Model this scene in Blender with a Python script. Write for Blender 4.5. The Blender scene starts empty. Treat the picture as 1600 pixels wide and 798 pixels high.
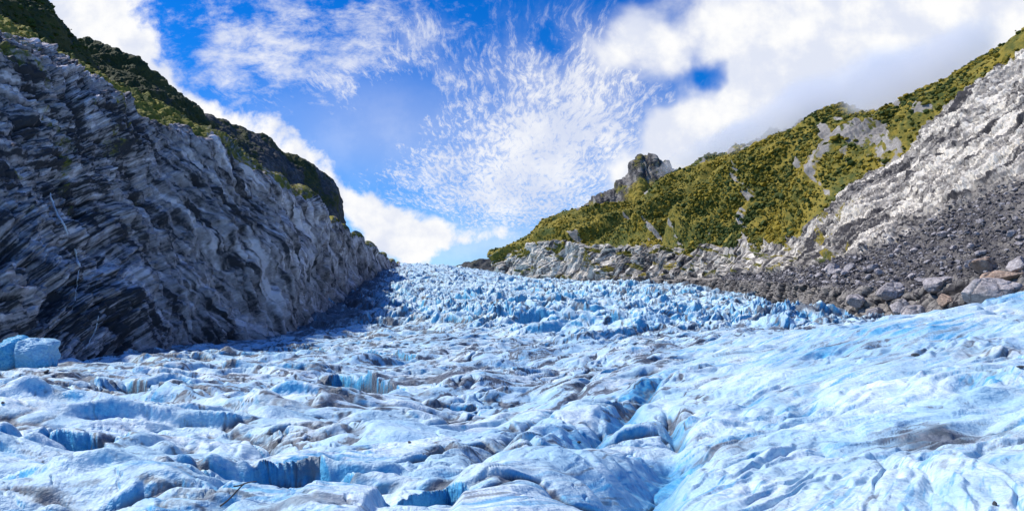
import bpy, bmesh, math, random
import numpy as np

# ------------------------------------------------------------------ camera, sky, sun, exposure
C = bpy.context.scene.collection
SC = bpy.context.scene
F = 1100.0                      # focal length in photo pixels (1600 wide)
PITCH = math.atan2(101.0, F)
CP, SP = math.cos(PITCH), math.sin(PITCH)

def link(name, data):
    o = bpy.data.objects.new(name, data); C.objects.link(o); return o

cam_d = bpy.data.cameras.new('camera')
cam_d.sensor_width = 36.0
cam_d.lens = 36.0 * F / 1600.0
cam_d.clip_start = 0.1
cam_d.clip_end = 20000.0
cam = link('camera', cam_d)
cam.location = (0, 0, 0)
cam.rotation_euler = (math.pi / 2 + PITCH, 0, 0)
SC.camera = cam

SUN_EL, SUN_AZ = math.radians(50), math.radians(-82)     # azimuth from +Y towards +X
SUN_DIR = (math.sin(SUN_AZ) * math.cos(SUN_EL), math.cos(SUN_AZ) * math.cos(SUN_EL), math.sin(SUN_EL))
SUN_STRENGTH = 4.2
SKY_STRENGTH = 0.15
SC.view_settings.view_transform = 'Standard'
SC.view_settings.look = 'None'
SC.view_settings.gamma = 1.0
SC.view_settings.use_curve_mapping = False
SC.cycles.volume_bounces = 3
SC.view_settings.exposure = 0.28

sun_d = bpy.data.lights.new('sun', 'SUN')
sun_d.energy = SUN_STRENGTH
sun_d.angle = math.radians(1.5)
sun_d.color = (1.0, 0.955, 0.87)
sun = link('sun', sun_d)
from mathutils import Vector
sun.rotation_euler = Vector(SUN_DIR).to_track_quat('Z', 'Y').to_euler()
sun.location = (-100, -50, 200)

# ---- small node-expression helper
class NT:
    def __init__(self, tree): self.t = tree
    def new(self, typ, **kw):
        n = self.t.nodes.new(typ)
        for k, v in kw.items(): setattr(n, k, v)
        return n
    def put(self, sock, v):
        if isinstance(v, bpy.types.NodeSocket): self.t.links.new(v, sock)
        elif isinstance(v, (tuple, list)) and len(v) == 3 and sock.type == 'RGBA': sock.default_value = (*v, 1)
        else: sock.default_value = v
    def m(self, op, a, b=None, c=None, clamp=False):
        n = self.new('ShaderNodeMath', operation=op, use_clamp=clamp)
        self.put(n.inputs[0], a)
        if b is not None: self.put(n.inputs[1], b)
        if c is not None: self.put(n.inputs[2], c)
        return n.outputs[0]
    def add(self, a, b): return self.m('ADD', a, b)
    def sub(self, a, b): return self.m('SUBTRACT', a, b)
    def mul(self, a, b): return self.m('MULTIPLY', a, b)
    def div(self, a, b): return self.m('DIVIDE', a, b)
    def smooth(self, v, lo, hi, a=0.0, b=1.0):
        n = self.new('ShaderNodeMapRange', interpolation_type='SMOOTHSTEP')
        self.put(n.inputs[0], v)
        for i, x in enumerate((lo, hi, a, b)): self.put(n.inputs[1 + i], x)
        return n.outputs[0]
    def lin(self, v, lo, hi, a=0.0, b=1.0):
        n = self.new('ShaderNodeMapRange', clamp=True)
        self.put(n.inputs[0], v)
        for i, x in enumerate((lo, hi, a, b)): self.put(n.inputs[1 + i], x)
        return n.outputs[0]
    def vec(self, x, y, z):
        n = self.new('ShaderNodeCombineXYZ')
        for i, v in enumerate((x, y, z)): self.put(n.inputs[i], v)
        return n.outputs[0]
    def vscale(self, v, s):
        n = self.new('ShaderNodeVectorMath', operation='MULTIPLY')
        self.put(n.inputs[0], v); n.inputs[1].default_value = s
        return n.outputs[0]
    def vadd(self, v, w):
        n = self.new('ShaderNodeVectorMath', operation='ADD')
        self.put(n.inputs[0], v); self.put(n.inputs[1], w)
        return n.outputs[0]
    def noise(self, v, scale, detail=5, rough=0.55, dist=0.0, lac=2.0, col=False, typ='FBM'):
        n = self.new('ShaderNodeTexNoise')
        n.noise_type = typ
        self.put(n.inputs['Vector'], v)
        n.inputs['Scale'].default_value = scale; n.inputs['Detail'].default_value = detail
        n.inputs['Roughness'].default_value = rough; n.inputs['Distortion'].default_value = dist
        n.inputs['Lacunarity'].default_value = lac
        return n.outputs[1 if col else 0]
    def voro(self, v, scale, feature='F1', out=0, rand=1.0):
        n = self.new('ShaderNodeTexVoronoi', feature=feature)
        self.put(n.inputs['Vector'], v); n.inputs['Scale'].default_value = scale
        n.inputs['Randomness'].default_value = rand
        return n.outputs[out]
    def mix(self, f, a, b, blend='MIX'):
        n = self.new('ShaderNodeMix', data_type='RGBA', blend_type=blend)
        self.put(n.inputs[0], f); self.put(n.inputs[6], a); self.put(n.inputs[7], b)
        return n.outputs[2]
    def attr(self, name, out=2):
        n = self.new('ShaderNodeAttribute', attribute_name=name); return n.outputs[out]
    def bump(self, h, strength, dist, normal=None):
        n = self.new('ShaderNodeBump')
        self.put(n.inputs['Height'], h); n.inputs['Strength'].default_value = strength
        n.inputs['Distance'].default_value = dist
        if normal is not None: self.put(n.inputs['Normal'], normal)
        return n.outputs[0]

def ray(px, py):
    """world direction through a point of the photograph, scaled to a forward distance of 1"""
    a = (np.asarray(px, float) - 800) / F; b = (399 - np.asarray(py, float)) / F
    y = CP - b * SP; z = SP + b * CP
    return a / y, z / y
def P(px, py, Y):
    u, v = ray(px, py)
    return u * Y, v * Y

# ---- sky: Nishita + cloud layers, laid out by direction
world = bpy.data.worlds.new('World'); SC.world = world
world.use_nodes = True
wt = world.node_tree; wt.nodes.clear(); W = NT(wt)
sky = W.new('ShaderNodeTexSky', sky_type='NISHITA', sun_disc=False)
sky.sun_elevation = SUN_EL; sky.sun_rotation = SUN_AZ
sky.altitude = 600; sky.air_density = 1.0; sky.dust_density = 0.3; sky.ozone_density = 2.5
def build_sky():
    g = W.new('ShaderNodeTexCoord').outputs['Generated']
    s = W.new('ShaderNodeSeparateXYZ'); W.put(s.inputs[0], g)
    x, y, z = s.outputs
    yy = W.m('MAXIMUM', y, 0.05); zz = W.m('MAXIMUM', z, 0.02)
    U = W.mul(W.div(x, yy), 11.0); V = W.mul(W.div(z, yy), 11.0)
    X = W.div(x, zz); Y = W.div(y, zz)
    uv = W.vec(U, V, 0.0)
    warpc = W.noise(uv, 0.9, 3, 0.5, col=True)
    wp = W.new('ShaderNodeVectorMath', operation='MULTIPLY_ADD')
    W.put(wp.inputs[0], warpc); wp.inputs[1].default_value = (1.3, 1.3, 0); wp.inputs[2].default_value = (-.65, -.65, 0)
    uvw = W.vadd(uv, wp.outputs[0])
    s2 = W.new('ShaderNodeSeparateXYZ'); W.put(s2.inputs[0], uvw)
    Uw, Vw = s2.outputs[0], s2.outputs[1]
    def blob(px, py, sx, sy, rot=0.0, w=1.0, warped=True):
        u0, v0 = ray(px, py); u0 *= 11; v0 *= 11
        a, b = (Uw, Vw) if warped else (U, V)
        dx = W.sub(a, float(u0)); dy = W.sub(b, float(v0))
        c, n = math.cos(math.radians(rot)), math.sin(math.radians(rot))
        p = W.add(W.mul(dx, c / sx), W.mul(dy, n / sx)); q = W.add(W.mul(dx, -n / sy), W.mul(dy, c / sy))
        r2 = W.add(W.mul(p, p), W.mul(q, q))
        return W.mul(W.m('EXPONENT', W.mul(r2, -1.0)), w)
    def total(bl):
        t = bl[0]
        for b in bl[1:]: t = W.add(t, b)
        return t
    # 1. cumulus bank rising along the left ridge and lying on the valley head
    bank = total([blob(150, 30, .9, .8, 0, 1.2), blob(215, 95, 1.0, .45, -45, 1.15), blob(310, 165, 1.0, .32, -35, .9), blob(440, 225, 1.1, .30, -32, .85),
                  blob(540, 300, 1.0, .38, -45, .95), blob(620, 370, .9, .42, -20, 1.0), blob(740, 378, 1.0, .32, 8, .85), blob(880, 320, .8, .4, 25, .35)])
    n1 = W.noise(uv, 1.3, 12, 0.66, 0.15)
    d1 = W.smooth(W.add(bank, W.mul(W.sub(n1, .5), 2.6)), .30, 1.05)
    # 2. great soft cloud over the right wall
    big = total([blob(1250, 60, 3.2, 1.5, 20, 1.5), blob(1150, 190, 1.6, .9, 25, 1.1), blob(1450, 60, 2.5, 1.6, 15, 1.5), blob(1010, 60, .8, .6, 0, .75),
                 blob(1060, 235, .8, .5, 30, .9), blob(960, 290, .7, .35, 30, .6), blob(1100, 105, .75, .5, -25, -1.25), blob(1010, 150, .9, .6, 40, -.6)])
    n2 = W.noise(W.vadd(uv, (3.1, 7.7, 0)), 0.9, 8, 0.55, 0.2)
    d2 = W.smooth(W.add(big, W.mul(W.sub(n2, .5), 1.5)), .25, 1.15)
    # 3. mackerel cirrus in a fan towards the valley head
    pl = W.vec(W.mul(X, 24.0), W.mul(Y, 4.6), 0.0)
    wc = W.noise(W.vec(X, W.mul(Y, .5), 4.0), 3.0, 2, 0.5, col=True)
    wq = W.new('ShaderNodeVectorMath', operation='MULTIPLY_ADD')
    W.put(wq.inputs[0], wc); wq.inputs[1].default_value = (4, 1.5, 0); W.put(wq.inputs[2], pl)
    rip = W.noise(wq.outputs[0], 1.25, 7, 0.74, 0.25)
    fan = total([blob(830, 180, 1.5, 1.1, 60, .95), blob(900, 240, 1.3, 1.0, 30, .65), blob(760, 310, 1.3, .7, 10, .75), blob(640, 260, .9, .6, 20, .62),
                 blob(650, 60, 1.1, .6, -40, .6), blob(490, 120, 1.2, .6, 20, .6), blob(960, 170, 1.0, .8, 30, .5), blob(960, 60, .8, 1.2, 40, .4), blob(840, 85, .45, .4, 0, -.5)])
    fn = W.noise(W.vec(W.mul(X, 3.0), Y, 9.0), 1.6, 6, 0.6)
    fan2 = W.add(fan, W.mul(W.sub(fn, .5), 1.5))
    d3a = W.mul(W.smooth(W.add(rip, W.mul(W.sub(fan2, .5), .25)), .38, .78), W.smooth(fan2, .0, .7))
    d3b = W.mul(W.smooth(fan2, .15, 1.2), .42)
    d3 = W.m('MAXIMUM', W.mul(d3a, .9), d3b)
    # 4. torn wisps, upper left
    pw = W.vec(W.mul(U, 1.0), W.mul(V, 1.7), 2.0)
    wn = W.noise(pw, 1.5, 12, 0.70, 0.15)
    wis = total([blob(420, 60, 1.7, .8, 10, .9), blob(330, 60, .8, .8, 0, .55), blob(520, 110, 1.1, .6, 25, .7), blob(660, 40, 1.1, .6, -20, .65), blob(570, 220, 1.2, .5, -20, .5), blob(300, 40, .35, .5, 0, -.5)])
    d4 = W.mul(W.smooth(W.add(wis, W.mul(W.sub(wn, .5), 3.6)), .30, 1.7), .85)
    veil = W.mul(total([blob(600, 210, 2.2, .9, 0, .34, False), blob(800, 390, 3.0, .6, 0, .5, False)]), 1.0)
    d = W.m('MAXIMUM', W.m('MAXIMUM', d1, d2), W.m('MAXIMUM', d3, d4))
    d = W.m('MAXIMUM', d, veil)
    # behind the camera: broken cloud
    back = W.mul(W.smooth(W.noise(g, 3.0, 6, 0.6), .5, .7), W.smooth(y, .1, -.15))
    front = W.smooth(y, 0.0, 0.12)
    d = W.m('MAXIMUM', W.mul(d, front), W.mul(back, .7))
    # cloud shade: thick parts a little lilac
    sh = W.noise(W.vadd(uv, (9, 2, 0)), 1.1, 6, 0.6)
    shade = W.mix(W.smooth(W.add(sh, W.mul(W.sub(n2, .5), .4)), .36, .64), (4.15, 4.4, 5.1), (5.5, 5.5, 5.5))
    # photograph's deep saturated blue
    hs = W.new('ShaderNodeHueSaturation'); hs.inputs['Saturation'].default_value = 1.45; hs.inputs['Value'].default_value = 1.0
    W.put(hs.inputs['Color'], sky.outputs[0])
    blue = W.mix(1.0, hs.outputs[0], (0.13, 0.61, 0.92), 'MULTIPLY')
    col = W.mix(d, blue, shade)
    bg = W.new('ShaderNodeBackground'); bg.inputs['Strength'].default_value = SKY_STRENGTH
    W.put(bg.inputs['Color'], col)
    out = W.new('ShaderNodeOutputWorld'); W.put(out.inputs['Surface'], bg.outputs[0])
build_sky()

# ------------------------------------------------------------------ numeric helpers
f32 = np.float32
def _h(ix, iy, iz, seed):
    h = (ix.astype(np.uint32) * np.uint32(374761393)) ^ (iy.astype(np.uint32) * np.uint32(668265263)) ^ (iz.astype(np.uint32) * np.uint32(2246822519)) ^ np.uint32((seed * 3266489917) & 0xffffffff)
    h = (h ^ (h >> np.uint32(15))) * np.uint32(2246822519)
    h = (h ^ (h >> np.uint32(13))) * np.uint32(3266489917)
    return h ^ (h >> np.uint32(16))
ANG = np.linspace(0, 2 * np.pi, 256, endpoint=False)
GX, GY = np.cos(ANG).astype(f32), np.sin(ANG).astype(f32)
_r = np.random.RandomState(5); _g = _r.normal(size=(256, 3)); _g /= np.linalg.norm(_g, axis=1)[:, None]
G3 = _g.astype(f32)
def sst(a, b, x):
    t = np.clip((x - a) / (b - a), 0, 1); return t * t * (3 - 2 * t)
def n2(x, y, seed=0):
    x = np.asarray(x, f32); y = np.asarray(y, f32)
    x0 = np.floor(x); y0 = np.floor(y); fx = x - x0; fy = y - y0
    ix = x0.astype(np.int32); iy = y0.astype(np.int32); iz = np.zeros(1, np.int32)
    u = fx * fx * fx * (fx * (fx * 6 - 15) + 10); v = fy * fy * fy * (fy * (fy * 6 - 15) + 10)
    def c(dx, dy):
        k = _h(ix + dx, iy + dy, iz, seed) & np.uint32(255)
        return GX[k] * (fx - dx) + GY[k] * (fy - dy)
    a = c(0, 0); a += u * (c(1, 0) - a); b = c(0, 1); b += u * (c(1, 1) - b)
    return (a + v * (b - a)) * f32(1.5)
def n3(x, y, z, seed=0):
    x = np.asarray(x, f32); y = np.asarray(y, f32); z = np.asarray(z, f32)
    x0 = np.floor(x); y0 = np.floor(y); z0 = np.floor(z); fx = x - x0; fy = y - y0; fz = z - z0
    ix = x0.astype(np.int32); iy = y0.astype(np.int32); iz = z0.astype(np.int32)
    u = fx * fx * (3 - 2 * fx); v = fy * fy * (3 - 2 * fy); w = fz * fz * (3 - 2 * fz)
    def c(dx, dy, dz):
        g = G3[_h(ix + dx, iy + dy, iz + dz, seed) & np.uint32(255)]
        return g[..., 0] * (fx - dx) + g[..., 1] * (fy - dy) + g[..., 2] * (fz - dz)
    def pl(dz):
        a = c(0, 0, dz); a += u * (c(1, 0, dz) - a); b = c(0, 1, dz); b += u * (c(1, 1, dz) - b)
        return a + v * (b - a)
    a = pl(0); return (a + w * (pl(1) - a)) * f32(1.5)
def fbm2(x, y, o=4, seed=0, g=.5, l=2.03):
    t = 0; a = 1.0
    for i in range(o):
        t = t + a * n2(x, y, seed + i * 17); x = x * l + 13.7; y = y * l - 7.1; a *= g
    return t
def fbm3(x, y, z, o=4, seed=0, g=.5, l=2.03):
    t = 0; a = 1.0
    for i in range(o):
        t = t + a * n3(x, y, z, seed + i * 17); x = x * l + 13.7; y = y * l - 7.1; z = z * l + 3.3; a *= g
    return t
def rid2(x, y, o=4, seed=0, g=.5, l=2.03):
    t = 0; a = 1.0
    for i in range(o):
        t = t + a * (1 - 2 * np.abs(n2(x, y, seed + i * 17))); x = x * l + 13.7; y = y * l - 7.1; a *= g
    return t
def worley(x, y, seed=0):
    x = np.asarray(x, f32); y = np.asarray(y, f32)
    x0 = np.floor(x).astype(np.int32); y0 = np.floor(y).astype(np.int32)
    F1 = np.full(x.shape, 9, f32); F2 = np.full(x.shape, 9, f32); ID = np.zeros(x.shape, f32)
    z = np.zeros(1, np.int32)
    for dx in (-1, 0, 1):
        for dy in (-1, 0, 1):
            k = _h(x0 + dx, y0 + dy, z, seed)
            px = x0 + dx + (k & np.uint32(1023)).astype(f32) / 1023; py = y0 + dy + ((k >> np.uint32(10)) & np.uint32(1023)).astype(f32) / 1023
            d = np.hypot(px - x, py - y); near = d < F1
            F2 = np.where(near, F1, np.minimum(F2, d)); ID = np.where(near, (k >> np.uint32(20)).astype(f32) / 4096, ID); F1 = np.where(near, d, F1)
    return F1, F2, ID
def blur(a, s, axis):
    if s <= 0: return a
    r = max(1, int(3 * s)); k = np.exp(-.5 * (np.arange(-r, r + 1) / s) ** 2); k /= k.sum()
    pad = [(0, 0)] * a.ndim; pad[axis] = (r, r); p = np.pad(a, pad, mode='edge'); o = np.zeros_like(a)
    n = a.shape[axis]
    for i, w in enumerate(k):
        sl = [slice(None)] * a.ndim; sl[axis] = slice(i, i + n); o += a.dtype.type(w) * p[tuple(sl)]
    return o
def grid_normals(X, Y, Z):
    dv = [np.gradient(c, axis=0) for c in (X, Y, Z)]; du = [np.gradient(c, axis=1) for c in (X, Y, Z)]
    nx = du[1] * dv[2] - du[2] * dv[1]; ny = du[2] * dv[0] - du[0] * dv[2]; nz = du[0] * dv[1] - du[1] * dv[0]
    L = np.sqrt(nx * nx + ny * ny + nz * nz) + 1e-9
    return nx / L, ny / L, nz / L

def grid_object(name, X, Y, Z, mat, attrs=None, smooth=True):
    nv, nu = X.shape
    me = bpy.data.meshes.new(name)
    co = np.stack([X, Y, Z], -1).astype(f32).reshape(-1)
    me.vertices.add(nv * nu); me.vertices.foreach_set('co', co)
    i = np.arange(nv * nu, dtype=np.int32).reshape(nv, nu)
    q = np.stack([i[:-1, :-1], i[:-1, 1:], i[1:, 1:], i[1:, :-1]], -1).reshape(-1)
    nf = len(q) // 4
    me.loops.add(nf * 4); me.loops.foreach_set('vertex_index', q)
    me.polygons.add(nf); me.polygons.foreach_set('loop_start', np.arange(0, nf * 4, 4, dtype=np.int32))
    me.polygons.foreach_set('use_smooth', np.full(nf, smooth))
    for k, v in (attrs or {}).items():
        a = me.attributes.new(k, 'FLOAT', 'POINT'); a.data.foreach_set('value', np.ascontiguousarray(v, f32).reshape(-1))
    me.update(); me.validate()
    me.materials.append(mat)
    return link(name, me)
def tri_object(name, co, tris, mat, attrs=None, smooth=False, parent=None):
    me = bpy.data.meshes.new(name)
    me.vertices.add(len(co)); me.vertices.foreach_set('co', np.ascontiguousarray(co, f32).reshape(-1))
    q = np.ascontiguousarray(tris, np.int32); n = q.shape[1]; nf = len(q)
    me.loops.add(nf * n); me.loops.foreach_set('vertex_index', q.reshape(-1))
    me.polygons.add(nf); me.polygons.foreach_set('loop_start', np.arange(0, nf * n, n, dtype=np.int32))
    me.polygons.foreach_set('use_smooth', np.full(nf, smooth))
    for k, v in (attrs or {}).items():
        a = me.attributes.new(k, 'FLOAT', 'POINT'); a.data.foreach_set('value', np.ascontiguousarray(v, f32).reshape(-1))
    me.update(); me.validate(); me.materials.append(mat)
    o = link(name, me)
    if parent: o.parent = parent
    return o
def tag(o, label, cat, kind=None, group=None):
    o['label'] = label; o['category'] = cat
    if kind: o['kind'] = kind
    if group: o['group'] = group
    return o

# ------------------------------------------------------------------ materials
def material(name):
    m = bpy.data.materials.new(name); m.use_nodes = True
    nt = m.node_tree; nt.nodes.clear(); n = NT(nt)
    b = n.new('ShaderNodeBsdfPrincipled'); o = n.new('ShaderNodeOutputMaterial')
    nt.links.new(b.outputs[0], o.inputs[0])
    return m, n, b
def ice_material():
    m, n, b = material('glacier_ice')
    p = n.new('ShaderNodeTexCoord').outputs['Object']
    blue, dirt_shade = n.attr('blue'), n.attr('dirt_shade')
    n1 = n.noise(p, .35, 6, .6); n2_ = n.noise(p, 3.0, 5, .65); n3_ = n.noise(p, .06, 4, .6)
    white = n.mix(n.smooth(n1, .35, .65), (.42, .61, .71), (.76, .845, .875))
    white = n.mix(n.smooth(n3_, .40, .62, 0, .6), white, (.33, .58, .78))
    gr = n.add(n.mul(n.noise(p, 4.0, 5, .7), .6), n.mul(n.noise(p, 14.0, 4, .7), .4))
    white = n.mix(n.smooth(gr, .40, .56, .55, 0), white, (.32, .50, .64))
    deep = n.mix(n.smooth(n2_, .3, .7), (.03, .25, .52), (.15, .48, .72))
    c = n.mix(n.smooth(n.add(blue, n.mul(n.sub(n1, .5), .5)), .15, .85), white, deep)
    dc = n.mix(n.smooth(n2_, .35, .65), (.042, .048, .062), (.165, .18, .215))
    df = n.smooth(n.add(dirt_shade, n.mul(n.sub(n2_, .5), .9)), .18, .85, 0, .94)
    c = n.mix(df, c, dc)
    n.put(b.inputs['Base Color'], c)
    n.put(b.inputs['Roughness'], n.lin(blue, 0, 1, .55, .28))
    b.inputs['IOR'].default_value = 1.31
    rg = n.noise(n.vscale(p, (.7, 1, 1)), 1.1, 7, .62, .3); rg = n.m('ABSOLUTE', n.sub(rg, .5))
    rg2 = n.m('ABSOLUTE', n.sub(n.noise(n.vscale(p, (.7, 1, 1)), .25, 6, .6, .3), .5))
    h = n.add(n.add(n.mul(n.noise(p, 6.0, 6, .7), .07), n.mul(n.m('MINIMUM', rg, .16), 1.0)), n.mul(n.m('MINIMUM', rg2, .12), 2.5))
    n.put(b.inputs['Normal'], n.bump(h, .42, 1.0))
    return m
def rock_material(name, dark, mid, pale, streak_dir=(1, 1, 1), moss=(.05, .06, .018), green_a=(.035, .055, .012), green_b=(.13, .115, .02), scale=1.0):
    m, n, b = material(name)
    p = n.new('ShaderNodeTexCoord').outputs['Object']
    veg, tone = n.attr('veg'), n.attr('tone')
    ps = n.vscale(p, streak_dir)
    a = n.noise(ps, .05 * scale, 8, .65, .6); c_ = n.noise(p, .35 * scale, 7, .7, .3); e = n.noise(p, 1.6 * scale, 4, .7)
    t = n.add(n.add(n.mul(n.sub(a, .5), 1.3), n.mul(n.sub(c_, .5), 1.2)), n.add(n.mul(n.sub(e, .5), .5), tone))
    col = n.mix(n.smooth(t, -.15, .5), dark, mid)
    col = n.mix(n.smooth(t, .45, 1.05), col, pale)
    g1 = n.noise(p, .025 * scale, 5, .6); g2 = n.noise(p, .22 * scale, 6, .7)
    gcol = n.mix(n.smooth(n.add(n.mul(g1, .55), n.mul(g2, .45)), .40, .58), green_a, green_b)
    gcol = n.mix(n.smooth(g2, .60, .72, 0, .5), gcol, (.16, .11, .03))
    vf = n.smooth(n.add(veg, n.mul(n.sub(c_, .5), 1.6)), .35, .65)
    col = n.mix(vf, col, gcol)
    n.put(b.inputs['Base Color'], col)
    b.inputs['Roughness'].default_value = .8
    b.inputs['Specular IOR Level'].default_value = .3
    h = n.add(n.mul(n.noise(ps, .5 * scale, 8, .7), .9), n.mul(n.noise(p, 2.2 * scale, 5, .7), .25))
    n.put(b.inputs['Normal'], n.bump(h, .8, 1.2 / scale))
    return m
ICE = ice_material()
CLIFF = rock_material('cliff_rock', (.045, .045, .052), (.40, .355, .365), (.80, .74, .78), (1, .6, 1.6), green_a=(.06, .085, .015), green_b=(.25, .22, .03))
RIDGE = rock_material('ridge_rock', (.05, .05, .05), (.20, .19, .19), (.45, .44, .44), green_a=(.022, .036, .010), green_b=(.075, .075, .020), scale=.6)
WALL = rock_material('mountain_rock', (.045, .042, .046), (.29, .265, .24), (.74, .68, .59), (1, 1, .7), green_a=(.06, .08, .012), green_b=(.27, .205, .026))
def bush_material():
    m, n, b = material('shrub_foliage')
    p = n.new('ShaderNodeTexCoord').outputs['Object']
    v = n.attr('shade'); g = n.noise(p, .012, 6, .65); g2 = n.noise(p, .9, 3, .6)
    c = n.mix(n.smooth(n.add(n.mul(n.sub(v, .5), .24), g), .42, .62), (.036, .060, .011), (.31, .225, .022))
    c = n.mix(n.smooth(g2, .35, .7, 0, .5), c, (.05, .06, .012))
    n.put(b.inputs['Base Color'], c); b.inputs['Roughness'].default_value = .75
    b.inputs['Specular IOR Level'].default_value = .2
    return m
BUSH = bush_material()
def stone_material(name, a, c, scale=1.0):
    m, n, b = material(name)
    p = n.new('ShaderNodeTexCoord').outputs['Object']
    k = n.add(n.mul(n.noise(p, .6 * scale, 8, .7, .5), .6), n.mul(n.noise(p, 3.5 * scale, 6, .7), .4))
    col = n.mix(n.smooth(k, .36, .62), a, c)
    cr = n.voro(n.vadd(p, n.vscale(n.noise(p, .5 * scale, 4, .6, col=True), (2.5, 2.5, 2.5))), .22 * scale, 'DISTANCE_TO_EDGE')
    col = n.mix(n.smooth(cr, .0, .03, .45, 0), col, (.03, .028, .03))
    n.put(b.inputs['Base Color'], col); b.inputs['Roughness'].default_value = .85
    n.put(b.inputs['Normal'], n.bump(n.add(n.noise(p, 1.5 * scale, 7, .7), n.smooth(cr, 0, .06, 0, .5)), .7, .6 / scale))
    return m
STONE = stone_material('grey_boulder', (.19, .17, .175), (.58, .53, .52), .5)
BROWN = stone_material('brown_boulder', (.26, .17, .12), (.60, .44, .33), .5)
DARKSTONE = stone_material('dark_stone', (.03, .03, .035), (.12, .115, .12), 8)
def scree_material():
    m, n, b = material('scree_stone')
    p = n.new('ShaderNodeTexCoord').outputs['Object']; v = n.attr('shade')
    c = n.mix(n.smooth(n.add(v, n.mul(n.sub(n.noise(p, 1.2, 4, .7), .5), .6)), .2, 1.0), (.075, .07, .078), (.46, .43, .43))
    n.put(b.inputs['Base Color'], c); b.inputs['Roughness'].default_value = .85
    return m
SCREE = scree_material()
def plain(name, col, rough=.5):
    m, n, b = material(name)
    p = n.new('ShaderNodeTexCoord').outputs['Object']
    n.put(b.inputs['Base Color'], n.mix(n.noise(p, 9, 4, .6), tuple(c * .7 for c in col), col)); b.inputs['Roughness'].default_value = rough
    return m
WATER = plain('falling_water', (.82, .87, .93), .35)
WOOD = plain('dark_wood', (.045, .040, .045), .7)

# ------------------------------------------------------------------ the glacier
#   level of the ice: for each column of the photo, where the ice lies at each forward distance
YK = np.array([2, 4, 9, 14, 24, 42, 80, 150, 230, 330, 480, 750, 1100, 1600, 3000.])
TAB = {
 -500: [1400, 1060, 798, 742, 690, 645, 602, 575, 560, 548, 535, 520, 505, 500, 500],
    0: [1400, 1060, 798, 742, 690, 645, 600, 570, 550, 535, 515, 490, 470, 470, 470],
  200: [1400, 1060, 798, 745, 692, 648, 603, 566, 545, 525, 500, 470, 440, 440, 445],
  450: [1400, 1060, 798, 750, 698, 652, 606, 566, 540, 518, 490, 455, 425, 425, 435],
  600: [1400, 1060, 798, 750, 700, 655, 606, 563, 535, 508, 478, 440, 408, 412, 430],
  700: [1400, 1060, 798, 750, 700, 655, 604, 558, 528, 503, 475, 441, 413, 418, 430],
  770: [1400, 1060, 798, 750, 700, 654, 602, 553, 524, 502, 476, 446, 426, 430, 440],
  850: [1400, 1060, 798, 750, 700, 652, 598, 548, 521, 502, 477, 449, 437, 442, 450],
 1000: [1400, 1060, 798, 750, 692, 640, 580, 535, 517, 500, 475, 449, 440, 445, 455],
 1100: [1400, 1060, 798, 740, 675, 615, 558, 525, 517, 498, 470, 448, 445, 450, 460],
 1200: [1400, 1060, 790, 722, 650, 590, 538, 518, 516, 495, 470, 455, 450, 455, 465],
 1300: [1400, 1060, 785, 710, 632, 570, 516, 512, 520, 510, 490, 470, 460, 460, 470],
 1400: [1400, 1060, 780, 700, 615, 550, 499, 512, 522, 515, 500, 480, 470, 470, 475],
 1500: [1400, 1060, 775, 692, 600, 532, 480, 508, 522, 518, 505, 490, 480, 480, 480],
 1600: [1400, 1060, 770, 680, 585, 512, 462, 505, 522, 520, 510, 495, 490, 490, 490],
 2100: [1400, 1060, 760, 660, 560, 480, 430, 500, 522, 520, 510, 500, 495, 495, 495],
}
LY = np.linspace(math.log(2), math.log(3000), 420); PXS = np.linspace(-500, 2100, 420)
_c = np.array([np.interp(LY, np.log(YK), TAB[k]) for k in sorted(TAB)])
_c = blur(_c, 9, 1)
_t = np.array([np.interp(PXS, sorted(TAB), _c[:, j]) for j in range(len(LY))])       # [lny, px] -> py
TABLE = blur(_t, 7, 1)
def table(px, Y):
    fi = np.clip((np.log(np.maximum(Y, 2)) - LY[0]) / (LY[1] - LY[0]), 0, 418.999); fj = np.clip((px + 500) / (PXS[1] - PXS[0]), 0, 418.999)
    i = fi.astype(int); j = fj.astype(int); a = fi - i; b = fj - j
    return (TABLE[i, j] * (1 - a) * (1 - b) + TABLE[i + 1, j] * a * (1 - b) + TABLE[i, j + 1] * (1 - a) * b + TABLE[i + 1, j + 1] * a * b)
def macro(x, y):
    th = np.arctan2(x, y); r = np.hypot(x, y); tc = np.clip(th, -.87, .87)
    px = 800 + F * np.tan(tc); Y = np.maximum(r * np.cos(tc), .3)
    z = ray(px, table(px, Y))[1] * Y
    z = np.where(Y < 2, -1.7 + (z + 1.7) * sst(.6, 2, Y), z)
    w = sst(1.0, 2.0, np.abs(th))
    return z * (1 - w) + w * (-1.7 - .02 * r)
def ground_at(px, py, Ymax=3000):
    """first point of the undetailed ice seen at that place of the photograph"""
    Ys = np.exp(np.linspace(math.log(2.5), math.log(Ymax), 1500))
    v = table(np.full(1500, float(px)), Ys); k = np.argmax(v <= py); Y = Ys[k]
    u = (px - 800) / F
    xx = ray(px, py)[0] * Y
    return float(xx), float(Y)

def saw(ph, steep=.16):
    t = ph - np.floor(ph)
    return np.where(t < steep, sst(0, steep, t), 1 - ((t - steep) / (1 - steep)) ** 1.15)

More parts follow.
